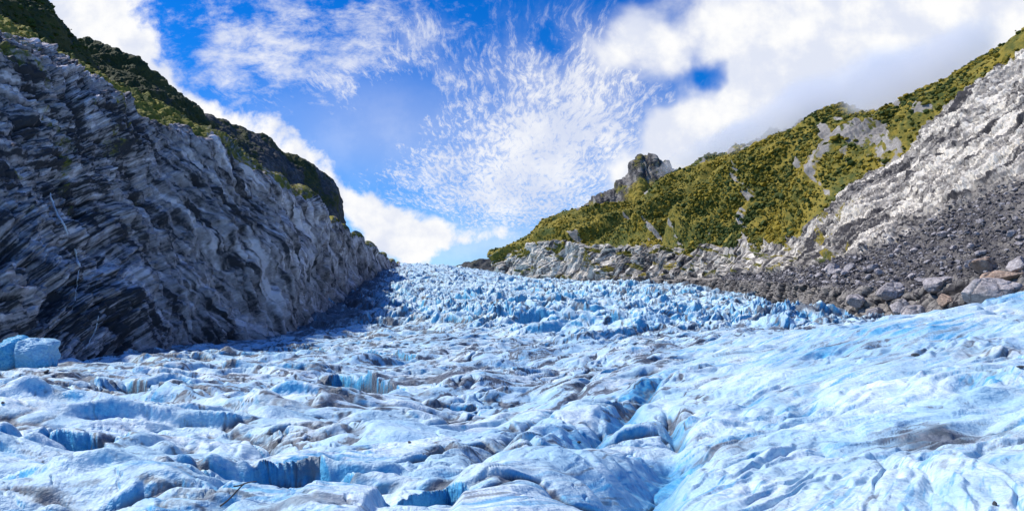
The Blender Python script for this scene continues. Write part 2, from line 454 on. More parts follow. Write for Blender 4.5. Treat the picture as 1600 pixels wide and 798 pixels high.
def seg_dist(x, y, pts):
    best = np.full(x.shape, 1e9, f32); tt = np.zeros(x.shape, f32)
    L = [0]
    for (a, b) in zip(pts[:-1], pts[1:]): L.append(L[-1] + math.dist(a, b))
    for i, (a, b) in enumerate(zip(pts[:-1], pts[1:])):
        dx, dy = b[0] - a[0], b[1] - a[1]; l2 = dx * dx + dy * dy + 1e-9
        t = np.clip(((x - a[0]) * dx + (y - a[1]) * dy) / l2, 0, 1)
        d = np.hypot(x - a[0] - t * dx, y - a[1] - t * dy); k = d < best
        best = np.where(k, d, best); tt = np.where(k, (L[i] + t * math.sqrt(l2)) / L[-1], tt)
    return best, tt

def build_glacier():
    tf = np.tan(np.linspace(-.70, .70, 1420))
    side = np.linspace(.70, math.pi, 70)[1:] ** 1.0
    th = np.concatenate([-side[::-1], np.arctan(tf), side])
    r = np.concatenate([np.array([.05, .4, .9, 1.5, 2.2, 3, 3.8]), np.exp(np.linspace(math.log(4.6), math.log(170), 980)), np.exp(np.linspace(math.log(170.4), math.log(1150), 800)), np.exp(np.linspace(math.log(1160), math.log(1900), 60)), np.array([2300, 3000, 4500., 7000])])
    TH, R = np.meshgrid(th, r); TH = TH.astype(f32); R = R.astype(f32)
    x = R * np.sin(TH); y = R * np.cos(TH)
    z0 = macro(x, y).astype(f32)
    px = 800 + F * np.where(y > 1, x / np.maximum(y, 1), np.sign(x) * 2)
    front = sst(1.05, .8, np.abs(TH))
    # zones
    hump = sst(1000, 1160, px + 60 * n2(x / 30, y / 30, 3)) * sst(135, 95, y)
    edge = 165 + 120 * sst(900, 600, px) + 25 * n2(x / 60, x / 60 + 4, 8)
    fall = sst(edge, edge * 1.35, y)
    mid = (1 - hump) * (1 - fall)
    rsp = R * np.where(R < 170, .0037, .0024)
    def fade(lam): return np.clip((lam / rsp - 2.5) / 3, 0, 1)
    def sfade(lam): return np.clip((lam / rsp - 6.0) / 8, 0, 1)
    wx = n2(x / 30, y / 22, 51) ; wy = fbm2(x / 26, y / 20, 3, 52)
    h = np.zeros_like(x)
    wB = sst(560, 800, px); ca, sa = math.cos(.85), math.sin(.85)
    bx = x + 2.5 * n2(x / 11, y / 15, 56); by = y + 2.5 * n2(x / 11, y / 15, 57)
    qA, sA = bx * .99 + by * .12, -bx * .12 + by * .99
    qB, sB = bx * ca + by * sa, -bx * sa + by * ca
    # --- stepped, crevassed ice
    for lam, amp, seed, rot in ((34, 2.8, 1, .10), (13, 1.45, 2, -.10), (5.2, .55, 3, .2), (2.1, .17, 4, -.15), (.85, .06, 5, .2)):
        ph = (y * math.cos(rot) + x * math.sin(rot)) / lam + 1.15 * fbm2(x / (lam * 2.6), y / (lam * 1.5), 3, seed * 10) + wx * .4
        pat = sst(-.12, .42, n2(x / (lam * 2.2), y / (lam * 1.6), seed * 10 + 5))
        lft = sst(950, 300, px) * .55 + .45
        h += mid * (1 - .62 * wB) * amp * lft * (saw(ph, .26) - .45) * pat * sfade(lam) * np.clip(R / (2.0 * lam), .12, 1)
    # flowing swells of the middle
    h += mid * (.9 * fbm2((x - .35 * y) / 14, (y + .2 * x) / 30, 4, 71) * np.clip(R / 40, .1, 1.3))
    for lam, amp, seed in ((6, .55, 81), (2.2, .20, 82), (.8, .08, 83), (.3, .03, 84)):
        cu = wB * np.abs(n2(qB / (lam * 2.8), sB / (lam * .8), seed)) + (1 - wB) * np.abs(n2(qA / (lam * 2.2), sA / (lam * .8), seed + 5))
        h += (mid + .35 * hump) * amp * (.35 - cu) * fade(lam * .6) * (1.0)
    h += mid * wB * .75 * (rid2(qB / 46, sB / 8.5, 3, 87, .42) - .4) * np.clip(R / 60, .12, 1.2)
    h += hump * .55 * (rid2((bx * .82 + by * .57) / 30, (-bx * .57 + by * .82) / 6.5, 3, 88, .42) - .4) * np.clip(R / 30, .2, 1)
    # --- rippled hump on the right
    q = bx * .82 + by * .57; s = -bx * .57 + by * .82
    for lam, amp, seed in ((5.0, .30, 91), (1.9, .19, 92), (.75, .095, 93), (.3, .035, 94)):
        ph = s / lam + 1.4 * fbm2(q / (lam * 3.0), s / (lam * 1.3), 3, seed)
        am = .35 + .65 * sst(-.4, .4, n2(q / (lam * 3), s / (lam * 2), seed + 40))
        h += hump * amp * (saw(ph, .38) - .45) * am * sfade(lam) * np.clip(R / (2.2 * lam), .15, 1)
    h += hump * .8 * fbm2(q / 20, s / 9, 3, 99) * np.clip(R / 40, .1, 1)
    # --- icefall: tumbled seracs
    sx = x + 9 * n2(x / 40, y / 40, 61) + 3 * n2(x / 9, y / 9, 63); sy = y + 14 * n2(x / 35, y / 45, 62) + 4 * n2(x / 9, y / 9, 64)
    for lam, amp, seed in ((75, 9.0, 11), (30, 6.0, 12), (10, 2.2, 13), (3.6, .8, 14)):
        ph = sy / lam + 1.3 * fbm2(x / (lam * 1.7), y / (lam * 1.4), 3, seed)
        pat = sst(-.35, .3, n2(x / (lam * 1.5), y / (lam * 1.5), seed + 9))
        h += fall * amp * (saw(ph, .3) - .45) * pat * sfade(lam * 1.4) * (.7 if lam > 40 else 1)
    blades = rid2(sx / 26, sy / 13, 6, 35, .60)
    calm = .40 + .60 * sst(-.25, .35, fbm2(x / 70, y / 90, 2, 36))
    h += fall * calm * 3.6 * (blades - .5)
    h += fall * calm * .85 * rid2(sx / 7, sy / 5, 3, 37, .6) * fade(7)
    F1, F2, ID = worley(sx / 13, sy / 15, 33)
    h += fall * calm * ((ID - .5) * 1.2 * sst(0, .25, F2 - F1) + np.clip((F2 - F1) * 2, 0, 1) * 1.2 - .7)
    farcrest = sst(800, 1000, y) * fall
    h *= 1 - .25 * farcrest
    dirt_shade = np.zeros_like(x); blue = np.zeros_like(x)
    # melt grooves
    grooves = []
    for lam, dep, sd in ((9, .55, 311), (3.4, .24, 312), (1.3, .10, 313), (.5, .035, 314)):
        gl = 1 - 2.2 * np.abs(wB * fbm2(qB / (lam * 2.4) + wx, sB / lam, 3, sd, .55) + (1 - wB) * fbm2(qA / (lam * 2.0) + wx, sA / lam, 3, sd + 3, .55))
        g = sst(.62, 1.0, gl) * sst(-.35, .35, n2(x / (lam * 2.5), y / (lam * 2.5), sd + 60)); grooves.append(g)
        h -= (mid + .25 * hump + .6 * fall * (lam > 2)) * dep * g * fade(lam * .5) * np.clip(R / (4 * lam), .15, 1)
    h += .35 * (h - blur(blur(h, 5, 0), 5, 1)) * mid
    # --- hand-placed channels: (photo points, half width m, depth m, dirt, blue)
    chans = [
      ([(935, 583), (900, 625), (840, 668), (770, 712), (690, 770), (640, 798)], .45, .55, .55, .3),
      ([(1085, 578), (1050, 592), (1015, 612), (985, 640), (960, 668), (900, 705), (840, 735)], .9, 1.3, .35, .8),
      ([(1060, 700), (1030, 725), (995, 760), (960, 798)], .80, .95, .0, .62),
      ([(1040, 640), (1050, 668), (1062, 700)], .4, .8, .4, .5),
      ([(1300, 625), (1240, 648), (1180, 675), (1115, 702)], .55, .65, .5, .7),
      ([(1600, 607), (1560, 610), (1500, 622)], .6, .25, .25, .4),
      ([(1600, 655), (1500, 668), (1380, 690)], .5, .28, .5, .0),
      ([(800, 590), (812, 578), (838, 572)], 1.4, 2.4, .5, 1.0),
      ([(770, 712), (810, 722), (850, 742)], .6, .35, .9, .0),
      ([(400, 672), (432, 690), (455, 712)], .45, .9, .7, .3),
      ([(20, 640), (110, 628), (180, 622)], 1.0, .8, .5, .5),
    ]
    bestd = np.zeros_like(x)
    jw = .35 * n2(x / 1.2, y / 1.2, 201) + .2 * n2(x / .5, y / .5, 202)
    for pts, w, dep, dd, bb in chans:
        wp = [ground_at(*p) for p in pts]
        xs = [p[0] for p in wp]; ys = [p[1] for p in wp]; mar = 9 * w
        k = (x > min(xs) - mar) & (x < max(xs) + mar) & (y > min(ys) - mar) & (y < max(ys) + mar)
        if not k.any(): continue
        d, t = seg_dist(x[k], y[k], wp)
        d = d * (1 + jw[k]) ; en = np.clip(np.minimum(t, 1 - t) * 5 + .15, 0, 1)
        g = np.exp(-(d / w) ** 1.6) * en
        h[k] -= dep * g; blue[k] = np.maximum(blue[k], bb * np.exp(-(d / (1.3 * w)) ** 2) * en)
        dirt_shade[k] += dd * np.exp(-(d / (1.5 * w)) ** 2) * en * (.6 + .5 * n2(x[k] / 1.3, y[k] / 1.3, 203))
    # --- hand-placed walls facing the viewer: (photo points of the top edge, depth, run-out, blue, dirt)
    walls = [
      ([(488, 590), (530, 587), (575, 590), (612, 603), (645, 612)], 3.6, 9, 1.0, .05),
      ([(465, 600), (440, 612), (420, 622)], 1.6, 6, .7, .1),
      ([(195, 592), (225, 597), (262, 606), (300, 618), (330, 622)], 2.8, 8, .5, .5),
      ([(80, 684), (105, 680), (140, 686), (185, 692), (220, 700)], 1.5, 3.0, .9, .25),
      ([(0, 690), (40, 695), (70, 692)], 1.0, 2.6, 1.0, .0),
      ([(225, 720), (262, 722), (300, 740)], .7, 1.6, .6, .4),
      ([(380, 758), (430, 752), (500, 752), (560, 764)], .6, 1.6, .5, .1),
      ([(590, 790), (640, 778), (700, 770), (735, 775)], .5, 1.2, .6, .05),
      ([(280, 528), (320, 518), (370, 515), (420, 520)], 3.0, 18, .5, .35),
      ([(570, 488), (600, 483), (640, 487), (670, 497)], 5.0, 22, .9, .1),
      ([(745, 500), (780, 503), (805, 512)], 3.0, 16, .6, .1),
      ([(430, 545), (480, 543), (520, 548)], 2.2, 14, .7, .2),
      ([(560, 553), (620, 552), (655, 562)], 2.0, 12, .6, .2),
      ([(250, 640), (330, 640), (400, 648), (470, 655)], 1.1, 5, .4, .25),
    ]
    fl = .5 + .5 * fbm2(x / 1.1, y / 1.6, 4, 210, .65)
    for pts, dep, run, bb, dd in walls:
        wp = sorted(ground_at(*p) for p in pts)
        xs = np.array([p[0] for p in wp]); ys = np.array([p[1] for p in wp])
        k = (x > xs[0] - 1) & (x < xs[-1] + 1) & (y > ys.min() - 6 * run) & (y < ys.max() + 3 * run)
        if not k.any(): continue
        xk, yk = x[k], y[k]
        wid = xs[-1] - xs[0]
        ye = np.interp(xk, xs, ys) + .10 * dep * n2(xk / (.12 * wid), xk * 0, 211) + .05 * dep * n2(xk / (.03 * wid), xk * 0, 212)
        A = sst(0, .16, (xk - xs[0]) / wid) * sst(0, .16, (xs[-1] - xk) / wid)
        s_ = ye - yk; ww = .22 * dep
        g = A * sst(0, ww, s_) * np.exp(-np.maximum(s_ - ww, 0) / run)
        h[k] += -dep * g + .12 * dep * A * np.exp(-(np.minimum(s_, 0) / run) ** 2) * (s_ < ww)
        face = A * sst(-.1 * ww, .3 * ww, s_) * np.exp(-np.maximum(s_ - ww, 0) / (.45 * run))
        blue[k] = np.maximum(blue[k], bb * face * (.75 + .35 * fl[k])); dirt_shade[k] += dd * face * (.3 + .9 * (1 - fl[k]))
    h *= front * sst(2.0, 6.0, R) 
    z = z0 + h
    # lean the crests towards the viewer a little, so that steps overhang
    hb = blur(h, 5, 0)
    j = (fall * .9 + mid * .10 * np.clip(R / 30, .15, 2)) * front; js = np.where(fall > .5, 4.5, np.clip(R / 22, .5, 4)).astype(f32)
    js = np.where(fall > .5, 4.5, 1.3).astype(f32)
    jx = fbm3(x / js, y / js, z / (.7 * js), 2, 221); jy = fbm3(x / js + 50, y / js, z / (.7 * js), 2, 223)
    x = x + j * jx
    y2 = y + j * jy - .28 * np.clip(h - hb, -2, 2) * front * (1 - .4 * hump)
    # clean fractured ice shows on steep faces; grit at the margins; hollows get grit plus painted crease shade
    nx, ny, nz = grid_normals(x, y2, z); sg = np.sign(nz); nx, ny, nz = nx * sg, ny * sg, np.abs(nz)
    steep = 1 - nz
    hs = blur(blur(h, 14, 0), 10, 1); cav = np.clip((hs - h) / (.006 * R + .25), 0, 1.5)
    blue = np.maximum(blue, sst(.36, .80, steep) * (.85 * mid + .9 * fall + .5 * hump) * (1 - .35 * sst(800, 300, px) * mid))
    blue += .02 * fall + .12 * sst(300, 30, R) * hump
    dn = fbm2(x / 9, y / 14, 5, 301, .6); dn2 = fbm2((x - .3 * y) / 3.0, y / 9, 4, 302, .6)
    dirt_shade += mid * (.50 * sst(.05, .8, dn) + .45 * sst(.12, .9, dn2)) * sst(14, 70, R)
    dirt_shade += (mid + .35 * hump + .7 * fall) * (.65 * grooves[0] + .85 * grooves[1] + .75 * grooves[2]) * (.35 + .9 * sst(-.5, .5, dn2))
    def streaks(k): return (fbm2(qB / (13 * k), sB / (1.1 * k), 5, 321, .74) * wB + (1 - wB) * fbm2(qA / (11 * k), sA / (1.5 * k), 5, 322, .74)) * (1 - hump) + hump * fbm2(q / (9 * k), s / (.75 * k), 5, 323, .74)
    nf = sst(55, 14, R); str_ = streaks(1.0) * (1 - nf) + streaks(.28) * nf
    lump = fbm2(x / 16, y / 22, 3, 324); lumpn = fbm2(x / 3.5, y / 5, 3, 327); lump = lump * (1 - nf) + (.7 * lumpn + .3 * lump) * nf
    dirt_shade += (mid * .95 + hump * .55) * sst(.10, .95, str_ + .45 * lump) * (.85 - .25 * nf)
    blue += (mid + hump) * (.42 * sst(.05, .9, -str_ + .4 * lump) + .22 * sst(0, .6, fbm2(x / 7, y / 12, 4, 325)))
    for fp, wd, am in (([(0, 576, 140), (90, 560, 160), (240, 550, 210), (380, 538, 265), (450, 528, 300), (500, 492, 420), (540, 468, 580), (575, 446, 780), (610, 420, 1020)], 9, .8), ([(1000, 446, 860), (1130, 450, 630), (1200, 480, 430), (1290, 515, 280), (1420, 515, 225)], 14, .7)):
        wp = [(float(P(a_, b_, c_)[0]), c_) for a_, b_, c_ in fp]; k = (y > 110)
        d_, _ = seg_dist(x[k], y[k], wp); dirt_shade[k] += am * np.exp(-(d_ / (wd * np.clip(y[k] / 260, .7, 2.5)))) * (.55 + .8 * fbm2(x[k] / 8, y[k] / 10, 4, 328))
    dirt_shade += fall * .75 * sst(.12, .9, fbm2(sx / 9, sy / 6, 5, 326, .7))
    dirt_shade += 0 + .60 * cav * (mid * 1.0 + hump * .55 + fall * .8) * (.5 + .8 * sst(-.3, .5, dn))  # darkens hollows: crease shade painted into the colour along with grit
    def patch(pxc, pyc, sx_, sy_):
        cx, cy = ground_at(pxc, pyc); return np.exp(-((x - cx) / (sx_ * cy / F)) ** 2 - ((y - cy) / sy_) ** 2)
    dirt_shade += .75 * patch(805, 725, 45, 1.7) * (.7 + .6 * dn2) + .35 * patch(690, 590, 90, 14) + .35 * patch(1420, 572, 160, 5) + .42 * patch(1500, 682, 140, 2.0) + .5 * patch(1150, 700, 60, 1.5)
    lm = sst(650, 520, px - .0 * y) * fall * sst(.0, .35, .35 + .5 * fbm2(x / 14, y / 20, 4, 305, .6))
    dirt_shade += .75 * lm * (y > 220) + .45 * sst(1120, 1260, px) * fall * (.4 + .8 * fbm2(x / 10, y / 12, 4, 306)) * sst(560, 300, y)
    dirt_shade += .25 * fall * sst(.35, .9, fbm2(x / 12, y / 8, 4, 307, .6))
    o = grid_object('glacier', x, y2, z, ICE, dict(blue=np.clip(blue, 0, 1.2), dirt_shade=np.clip(dirt_shade, 0, 1.3)))
    tag(o, 'blue white glacier of crevassed ice filling the valley between two rock walls', 'glacier', 'structure')
    return x.astype(f32), y2.astype(f32), z.astype(f32)
GL = build_glacier()

# ------------------------------------------------------------------ lofted rock walls
def loft(cols, rows, nu, nvs, sm=6.0, dens=None):
    """rows: list of (py list, Y list) at the photo columns `cols`; nvs: grid lines between rows"""
    u0 = np.linspace(cols[0], cols[-1], 3000); pts = []
    w = np.interp(u0, *dens) if dens else np.ones(3000)
    cw = np.cumsum(w); cw = (cw - cw[0]) / (cw[-1] - cw[0]); u = np.interp(np.linspace(0, 1, nu), cw, u0)
    sg = sm * 3.0
    for py, Y in rows:
        a = np.interp(u, u0, blur(np.interp(u0, cols, py), sg, 0)); b = np.interp(u, u0, np.exp(blur(np.interp(u0, cols, np.log(Y)), 2 * sg, 0)))
        X, Z = P(u, a, b); pts.append((X, b, Z))
    out = []; V = []
    for i in range(len(rows) - 1):
        n = nvs[i]; t = np.linspace(0, 1, n, endpoint=(i == len(rows) - 2))[:, None]
        out.append([pts[i][k][None] * (1 - t) + pts[i + 1][k][None] * t for k in range(3)]); V.append(i + np.repeat(t, nu, 1))
    X, Y, Z = (np.concatenate([o[k] for o in out]).astype(f32) for k in range(3))
    V = np.concatenate(V).astype(f32); U = np.repeat(u[None].astype(f32), len(V), 0)
    return X, Y, Z, U, V
def displace(X, Y, Z, d, side):
    nx, ny, nz = grid_normals(blur(X, 6, 0), blur(Y, 6, 0), blur(Z, 6, 0))
    # point the normals at the valley / up
    s = np.sign(nx * side + nz * .6 - ny * .3 + 1e-6)
    return X + nx * s * d, Y + ny * s * d, Z + nz * s * d
def project(X, Y, Z):
    yy = Y * CP + Z * SP; zz = -Y * SP + Z * CP
    return 800 + F * X / yy, 399 - F * zz / yy
SURF = {}

def left_cliff():
    cols = [-900, -500, -200, 0, 90, 160, 240, 316, 380, 450, 500, 540, 575, 610, 625]
    foot = ([640, 620, 600, 585, 575, 570, 562, 555, 548, 540, 505, 475, 450, 425, 415], [60, 90, 120, 140, 160, 180, 210, 240, 265, 300, 420, 580, 780, 1020, 1120])
    m1 = ([330, 330, 335, 345, 355, 370, 385, 395, 410, 425, 420, 420, 422, 414, 411], [75, 108, 142, 165, 188, 208, 236, 265, 292, 328, 445, 605, 800, 1035, 1130])
    top = ([-250, -120, -20, 58, 118, 152, 196, 214, 256, 310, 340, 360, 388, 411, 413], [110, 150, 190, 215, 236, 250, 275, 298, 325, 362, 480, 640, 820, 1050, 1140])
    bench = ([-330, -180, -60, 40, 82, 114, 156, 204, 250, 304, 336, 357, 386, 410, 413], [150, 195, 235, 262, 280, 290, 310, 318, 340, 375, 492, 650, 830, 1058, 1145])
    back = ([-330, -180, -60, 60, 120, 160, 215, 250, 290, 345, 370, 390, 400, 416, 420], [400, 420, 440, 460, 460, 460, 470, 480, 480, 500, 620, 760, 900, 1100, 1180])
    X, Y, Z, U, V = loft(cols, [foot, m1, top, bench, back], 1250, [230, 330, 90, 30], 5, ([-900, -100, 0, 430, 480, 625], [.25, .5, 1, 1, 2.6, 4.0]))
    spc = np.abs(np.gradient(Y, axis=1))
    def fd(lam): return np.clip((lam / (spc + .15) - 2.0) / 3, 0, 1)
    s, t = Y + .3 * X, Z
    w1 = 6 * fbm2(s / 75, t / 60, 2, 401)
    big = 7 * fbm3(s / 55, t / 45, X / 60, 3, 402)
    a, c = s * .62 - t * .78 + w1, s * .78 + t * .62 + .6 * w1          # strata plunge away down the valley side
    leftw = sst(330, 120, U)
    a2, c2 = s * .93 + t * .30 + w1, -s * .30 + t * .93 + w1             # flatter folds at the near end
    d = big
    for lam, amp, sd in ((22, 4.6, 1), (9, 2.3, 2), (3.8, 1.3, 3), (1.6, .6, 4)):
        n_a = 1 - 2 * np.abs(n2(c / lam, a / (lam * 7), 410 + sd)); n_b = 1 - 2 * np.abs(n2(c2 / lam, a2 / (lam * 5.5), 420 + sd))
        nb = saw(c / (lam * 1.3) + .9 * fbm2(c / (2 * lam), a / (lam * 3), 2, 430 + sd), .3) * 1.4 - .7
        d = d + fd(lam) * amp * ((n_a * .65 + nb * .6) * (1 - leftw) + (n_b * .8 + nb * .35) * leftw)
    F1, F2, ID = worley(c / 8 + .5 * n2(s / 5, t / 5, 436), a / 30 + .5 * n2(s / 6, t / 6, 437), 438)
    d = d + 2.0 * fd(7) * (ID - .5) * sst(0, .15, F2 - F1) + 1.2 * rid2(s / 14, t / 14, 5, 439, .55) * .5 * fd(6)
    d = d + .7 * fd(2.2) * fbm2(s / 2.2, t / 2.2, 4, 440, .65) + 1.0 * leftw * fbm3(X / 9, Y / 9, Z / 9, 3, 441)
    for lam, dep, sd in ((8, 1.8, 470), (3.2, .8, 471), (1.4, .3, 472)):
        k = (1 - leftw) * (1 - 2 * np.abs(fbm2(c / lam, a / (lam * 6), 3, sd, .5))) + leftw * (1 - 2 * np.abs(fbm2(c2 / lam, a2 / (lam * 5), 3, sd + 5, .5)))
        d = d - dep * sst(.6, 1, k) * fd(lam)
    jt = sst(.72, 1, 1 - 2 * np.abs(fbm2(s / 15 + t / 45 + .4 * n2(s / 20, t / 20, 481), t / 60, 3, 482, .6))) * sst(-.2, .4, n2(s / 40, t / 45, 483))
    d = d - 2.2 * jt * fd(8)
    g = sst(1.96, 2.04, V + .06 * fbm2(s / 9, t / 9, 3, 450))
    green = g * sst(345, 300, U)
    d = d * (1 - .65 * green) * sst(4.0, 3.2, V) + green * 1.5 * fbm2(s / 4, X / 4, 4, 451)
    # shadowed cave hollows low on the near end
    X, Y, Z = displace(X, Y, Z, d.astype(f32), 1)
    veg = np.maximum(green, .47 * sst(.10, .6, fbm2(s / 14, t / 11, 4, 452)) * leftw * sst(.3, 1.4, V))
    veg = np.maximum(veg, sst(2.0, 2.2, V) * .6)
    st1 = fbm2(c / 2.2, a / 22, 4, 455, .65) * (1 - leftw) + fbm2(c2 / 2.2, a2 / 18, 4, 457, .65) * leftw
    def mixw(f): return f(c, a) * (1 - leftw) + f(c2, a2) * leftw
    st2 = fbm3(X / 4, Y / 4, Z / 4, 5, 458, .75); st3 = fbm2(c / 6, a / 40, 4, 459, .6)
    fine = mixw(lambda p, q: fbm2(p / 1.5 + .12 * n2(p / 6, q / 20, 462), q / 46, 4, 463, .80))
    cr = mixw(lambda p, q: np.maximum(sst(.80, 1, 1 - 2 * np.abs(fbm2(p / 4.5, q / 34, 3, 464, .6))), .8 * sst(.80, 1, 1 - 2 * np.abs(fbm2(p / 1.8, q / 18, 3, 465, .6)))))
    tone = .40 + .18 * sst(260, 420, U) - .02 * leftw + .55 * fine + .14 * st2 + .42 * np.clip(st3, -.8, .8) - .55 * cr - .35 * jt - .28 * sst(.1, .6, fbm2(s / 16, t / 22, 4, 456))
    o = grid_object('rock_cliff', X, Y, Z, CLIFF, dict(veg=veg, tone=tone))
    tag(o, 'tall dark grey streaked rock cliff with a grassy top bench left of the ice', 'cliff', 'structure')
    SURF['cliff'] = (X, Y, Z, U, V, veg)
left_cliff()

def back_ridge(name, label, cols, top, topY, drop, dY, seed, vegbias=.75, amp=1.0, rocky=0.0):
    lo = [p + drop for p in top]
    rows = [(lo, [y - dY for y in topY]), (top, topY), ([p + 60 for p in top], [y + dY * 1.2 for y in topY])]
    X, Y, Z, U, V = loft(cols, rows, 420, [190, 40], 3)
    sc = np.mean(topY) / 400
    s, t = Y, Z
    d = amp * sc * (6 * fbm3(X / (50 * sc), Y / (50 * sc), Z / (50 * sc), 3, seed) + 4 * rid2(s / (26 * sc), t / (60 * sc), 4, seed + 7) * .6 + 2.0 * fbm3(X / (7 * sc), Y / (7 * sc), Z / (7 * sc), 4, seed + 9, .6))
    X, Y, Z = displace(X, Y, Z, d.astype(f32), 1)
    veg = vegbias + .5 * fbm3(X / (18 * sc), Y / (18 * sc), Z / (18 * sc), 4, seed + 20) - rocky * sst(.0, .4, fbm2(U / 40, V * 2.0, 3, seed + 30))
    o = grid_object(name, X, Y, Z, RIDGE, dict(veg=veg, tone=np.full(X.shape, -.05)))
    tag(o, label, 'mountain ridge', 'structure'); SURF[label] = (X, Y, Z, U, V, veg); return o
back_ridge('mountain_ridge', 'high dark green ridge in the upper left corner of the valley', [-900, -400, -100, 0, 75, 95, 125, 150, 175, 200], [-420, -300, -130, -60, 0, 30, 70, 100, 130, 160],
           [300, 330, 350, 360, 370, 380, 390, 400, 410, 420], 190, 70, 500, .9)
back_ridge('mountain_ridge', 'middle brown green ridge stepping down behind the grassy bench', [60, 110, 125, 150, 200, 240, 265, 290, 310, 330], [75, 68, 68, 70, 90, 115, 140, 166, 184, 205],
           [520, 520, 520, 520, 525, 530, 535, 540, 545, 550], 120, 70, 540, .75)
back_ridge('mountain_ridge', 'lower dark ridge with a blunt rocky end above the grey cliff', [240, 300, 330, 375, 410, 440, 475, 505, 518, 526, 532, 537, 541], [178, 176, 181, 199, 215, 240, 258, 274, 282, 298, 320, 344, 372],
           [640, 660, 670, 690, 705, 720, 740, 755, 760, 765, 768, 770, 772], 95, 80, 580, .62, .6, .75)

def right_wall():
    cols = [770, 800, 850, 890, 930, 1000, 1080, 1130, 1150, 1200, 1250, 1290, 1330, 1370, 1420, 1450, 1500, 1550, 1600, 1800, 2200, 2800]
    foot = ([432, 440, 446, 448, 448, 448, 452, 458, 470, 500, 522, 530, 530, 528, 525, 522, 512, 505, 500, 500, 500, 500],
            [1180, 1120, 1040, 1000, 950, 860, 720, 630, 560, 430, 330, 280, 258, 242, 225, 215, 200, 188, 176, 140, 105, 70])
    ledge = ([428, 437, 441, 440, 440, 440, 439, 437, 437, 440, 445, 448, 452, 455, 456, 452, 442, 436, 428, 410, 400, 400],
             [1184, 1124, 1046, 1006, 957, 868, 730, 642, 578, 448, 348, 298, 276, 259, 242, 232, 216, 204, 192, 154, 118, 82])
    scree = ([426, 436, 440, 439, 438, 436, 434, 432, 430, 428, 420, 410, 398, 388, 368, 350, 326, 305, 285, 200, 80, -50],
             [1186, 1126, 1048, 1008, 960, 872, 736, 650, 588, 462, 372, 332, 318, 310, 302, 298, 290, 280, 270, 230, 185, 140])
    rock = ([412, 396, 374, 382, 386, 384, 391, 386, 384, 384, 372, 350, 292, 272, 246, 208, 160, 116, 86, 10, -150, -300],
            [1190, 1135, 1062, 1024, 980, 896, 770, 690, 636, 520, 440, 412, 425, 420, 408, 400, 388, 376, 362, 310, 260, 200])
    mids = ([405, 393, 366, 362, 360, 352, 340, 318, 306, 292, 278, 262, 236, 226, 208, 178, 136, 94, 70, -10, -170, -320],
            [1195, 1145, 1085, 1060, 1030, 980, 880, 800, 760, 670, 590, 545, 525, 500, 470, 450, 430, 415, 400, 340, 280, 215])
    ridge = ([400, 386, 346, 326, 320, 320, 256, 240, 232, 206, 190, 180, 175, 170, 160, 144, 110, 82, 54, -30, -190, -340],
             [1210, 1180, 1150, 1140, 1130, 1120, 1060, 1000, 970, 880, 790, 730, 680, 640, 590, 560, 520, 490, 460, 390, 310, 240])
    back = ([420, 410, 400, 390, 380, 370, 330, 310, 300, 280, 260, 250, 240, 230, 225, 210, 180, 150, 130, 50, -100, -250],
            [1400, 1400, 1400, 1400, 1400, 1400, 1350, 1300, 1250, 1150, 1050, 1000, 950, 900, 850, 800, 760, 720, 680, 560, 450, 350])
    X, Y, Z, U, V = loft(cols, [foot, ledge, scree, rock, mids, ridge, back], 1350, [120, 170, 190, 190, 150, 30], 4, ([770, 800, 1130, 1300, 1620, 1700, 2800], [3, 2.4, 2.4, 1.7, 1, .4, .2]))
    spc = np.abs(np.gradient(Y, axis=1))
    def fd(lam): return np.clip((lam / (spc + .15) - 2.0) / 3, 0, 1)
    s, t = Y, Z
    far = np.clip(Y / 400, .5, 2.2)
    vz = V + .10 * fbm2(U / 28, V * 3.0, 4, 600, .55) * (1 - np.exp(-V))
    z_ledge = sst(1.08, .92, vz); z_scree = sst(.92, 1.08, vz) * sst(2.1, 1.9, vz); z_rock = sst(1.9, 2.1, vz) * sst(3.1, 2.95, vz); z_green = sst(2.95, 3.1, vz)
    # green slopes: ribs, gullies, hummocks
    rib = fbm2(s / 95 + t / 260, t / 150, 3, 610) ; gul = rid2(s / 70 + .25 * t / 70, t / 240, 3, 615)
    dg = 27 * rib * far * .8 + 10 * gul - 5 * sst(.75, 1.2, gul) + 2.2 * fbm2(s / 18, t / 16, 3, 620) + 1.6 * np.abs(n2(s / 6, (t + X) / 6, 621)) + .8 * fbm2(s / 3, (t + X) / 3, 3, 622)
    dg = dg * 1.0; crag = sst(4.5, 4.95, V) * sst(5.6, 5.1, V) * (7 * fbm2(s / 38, t / 90, 4, 624, .6) - 2) * np.clip(far, .8, 1.5) * sst(1520, 1400, U)
    dg *= (.12 + .88 * sst(5.0, 4.3, V)) * (1 - .55 * sst(1400, 1560, U)) * (.35 + .65 * sst(820, 980, U)) * sst(3.0, 3.5, V) * sst(6, 5.3, V)
    # bare rock: slabs raking down to the left
    w = 8 * fbm2(s / 50, t / 40, 3, 630)
    c, a = s * .70 + t * .71 + w, -s * .71 + t * .70 + w
    dr = 5 * fbm3(s / 45, t / 40, X / 45, 3, 631); hiw = sst(1180, 1320, U)
    F1, F2, ID = worley(c / 5 + n2(s / 4, t / 4, 633), a / 9 + n2(s / 5, t / 5, 634), 632)
    dr += hiw * (1.6 * (ID - .5) + .8 * np.clip((F2 - F1) * 3, 0, 1) + 1.3 * rid2(s / 9, (t + X) / 9, 4, 636, .65) * .6 + .5 * fbm2(s / 2.5, (t + X) / 2.5, 4, 637, .65))
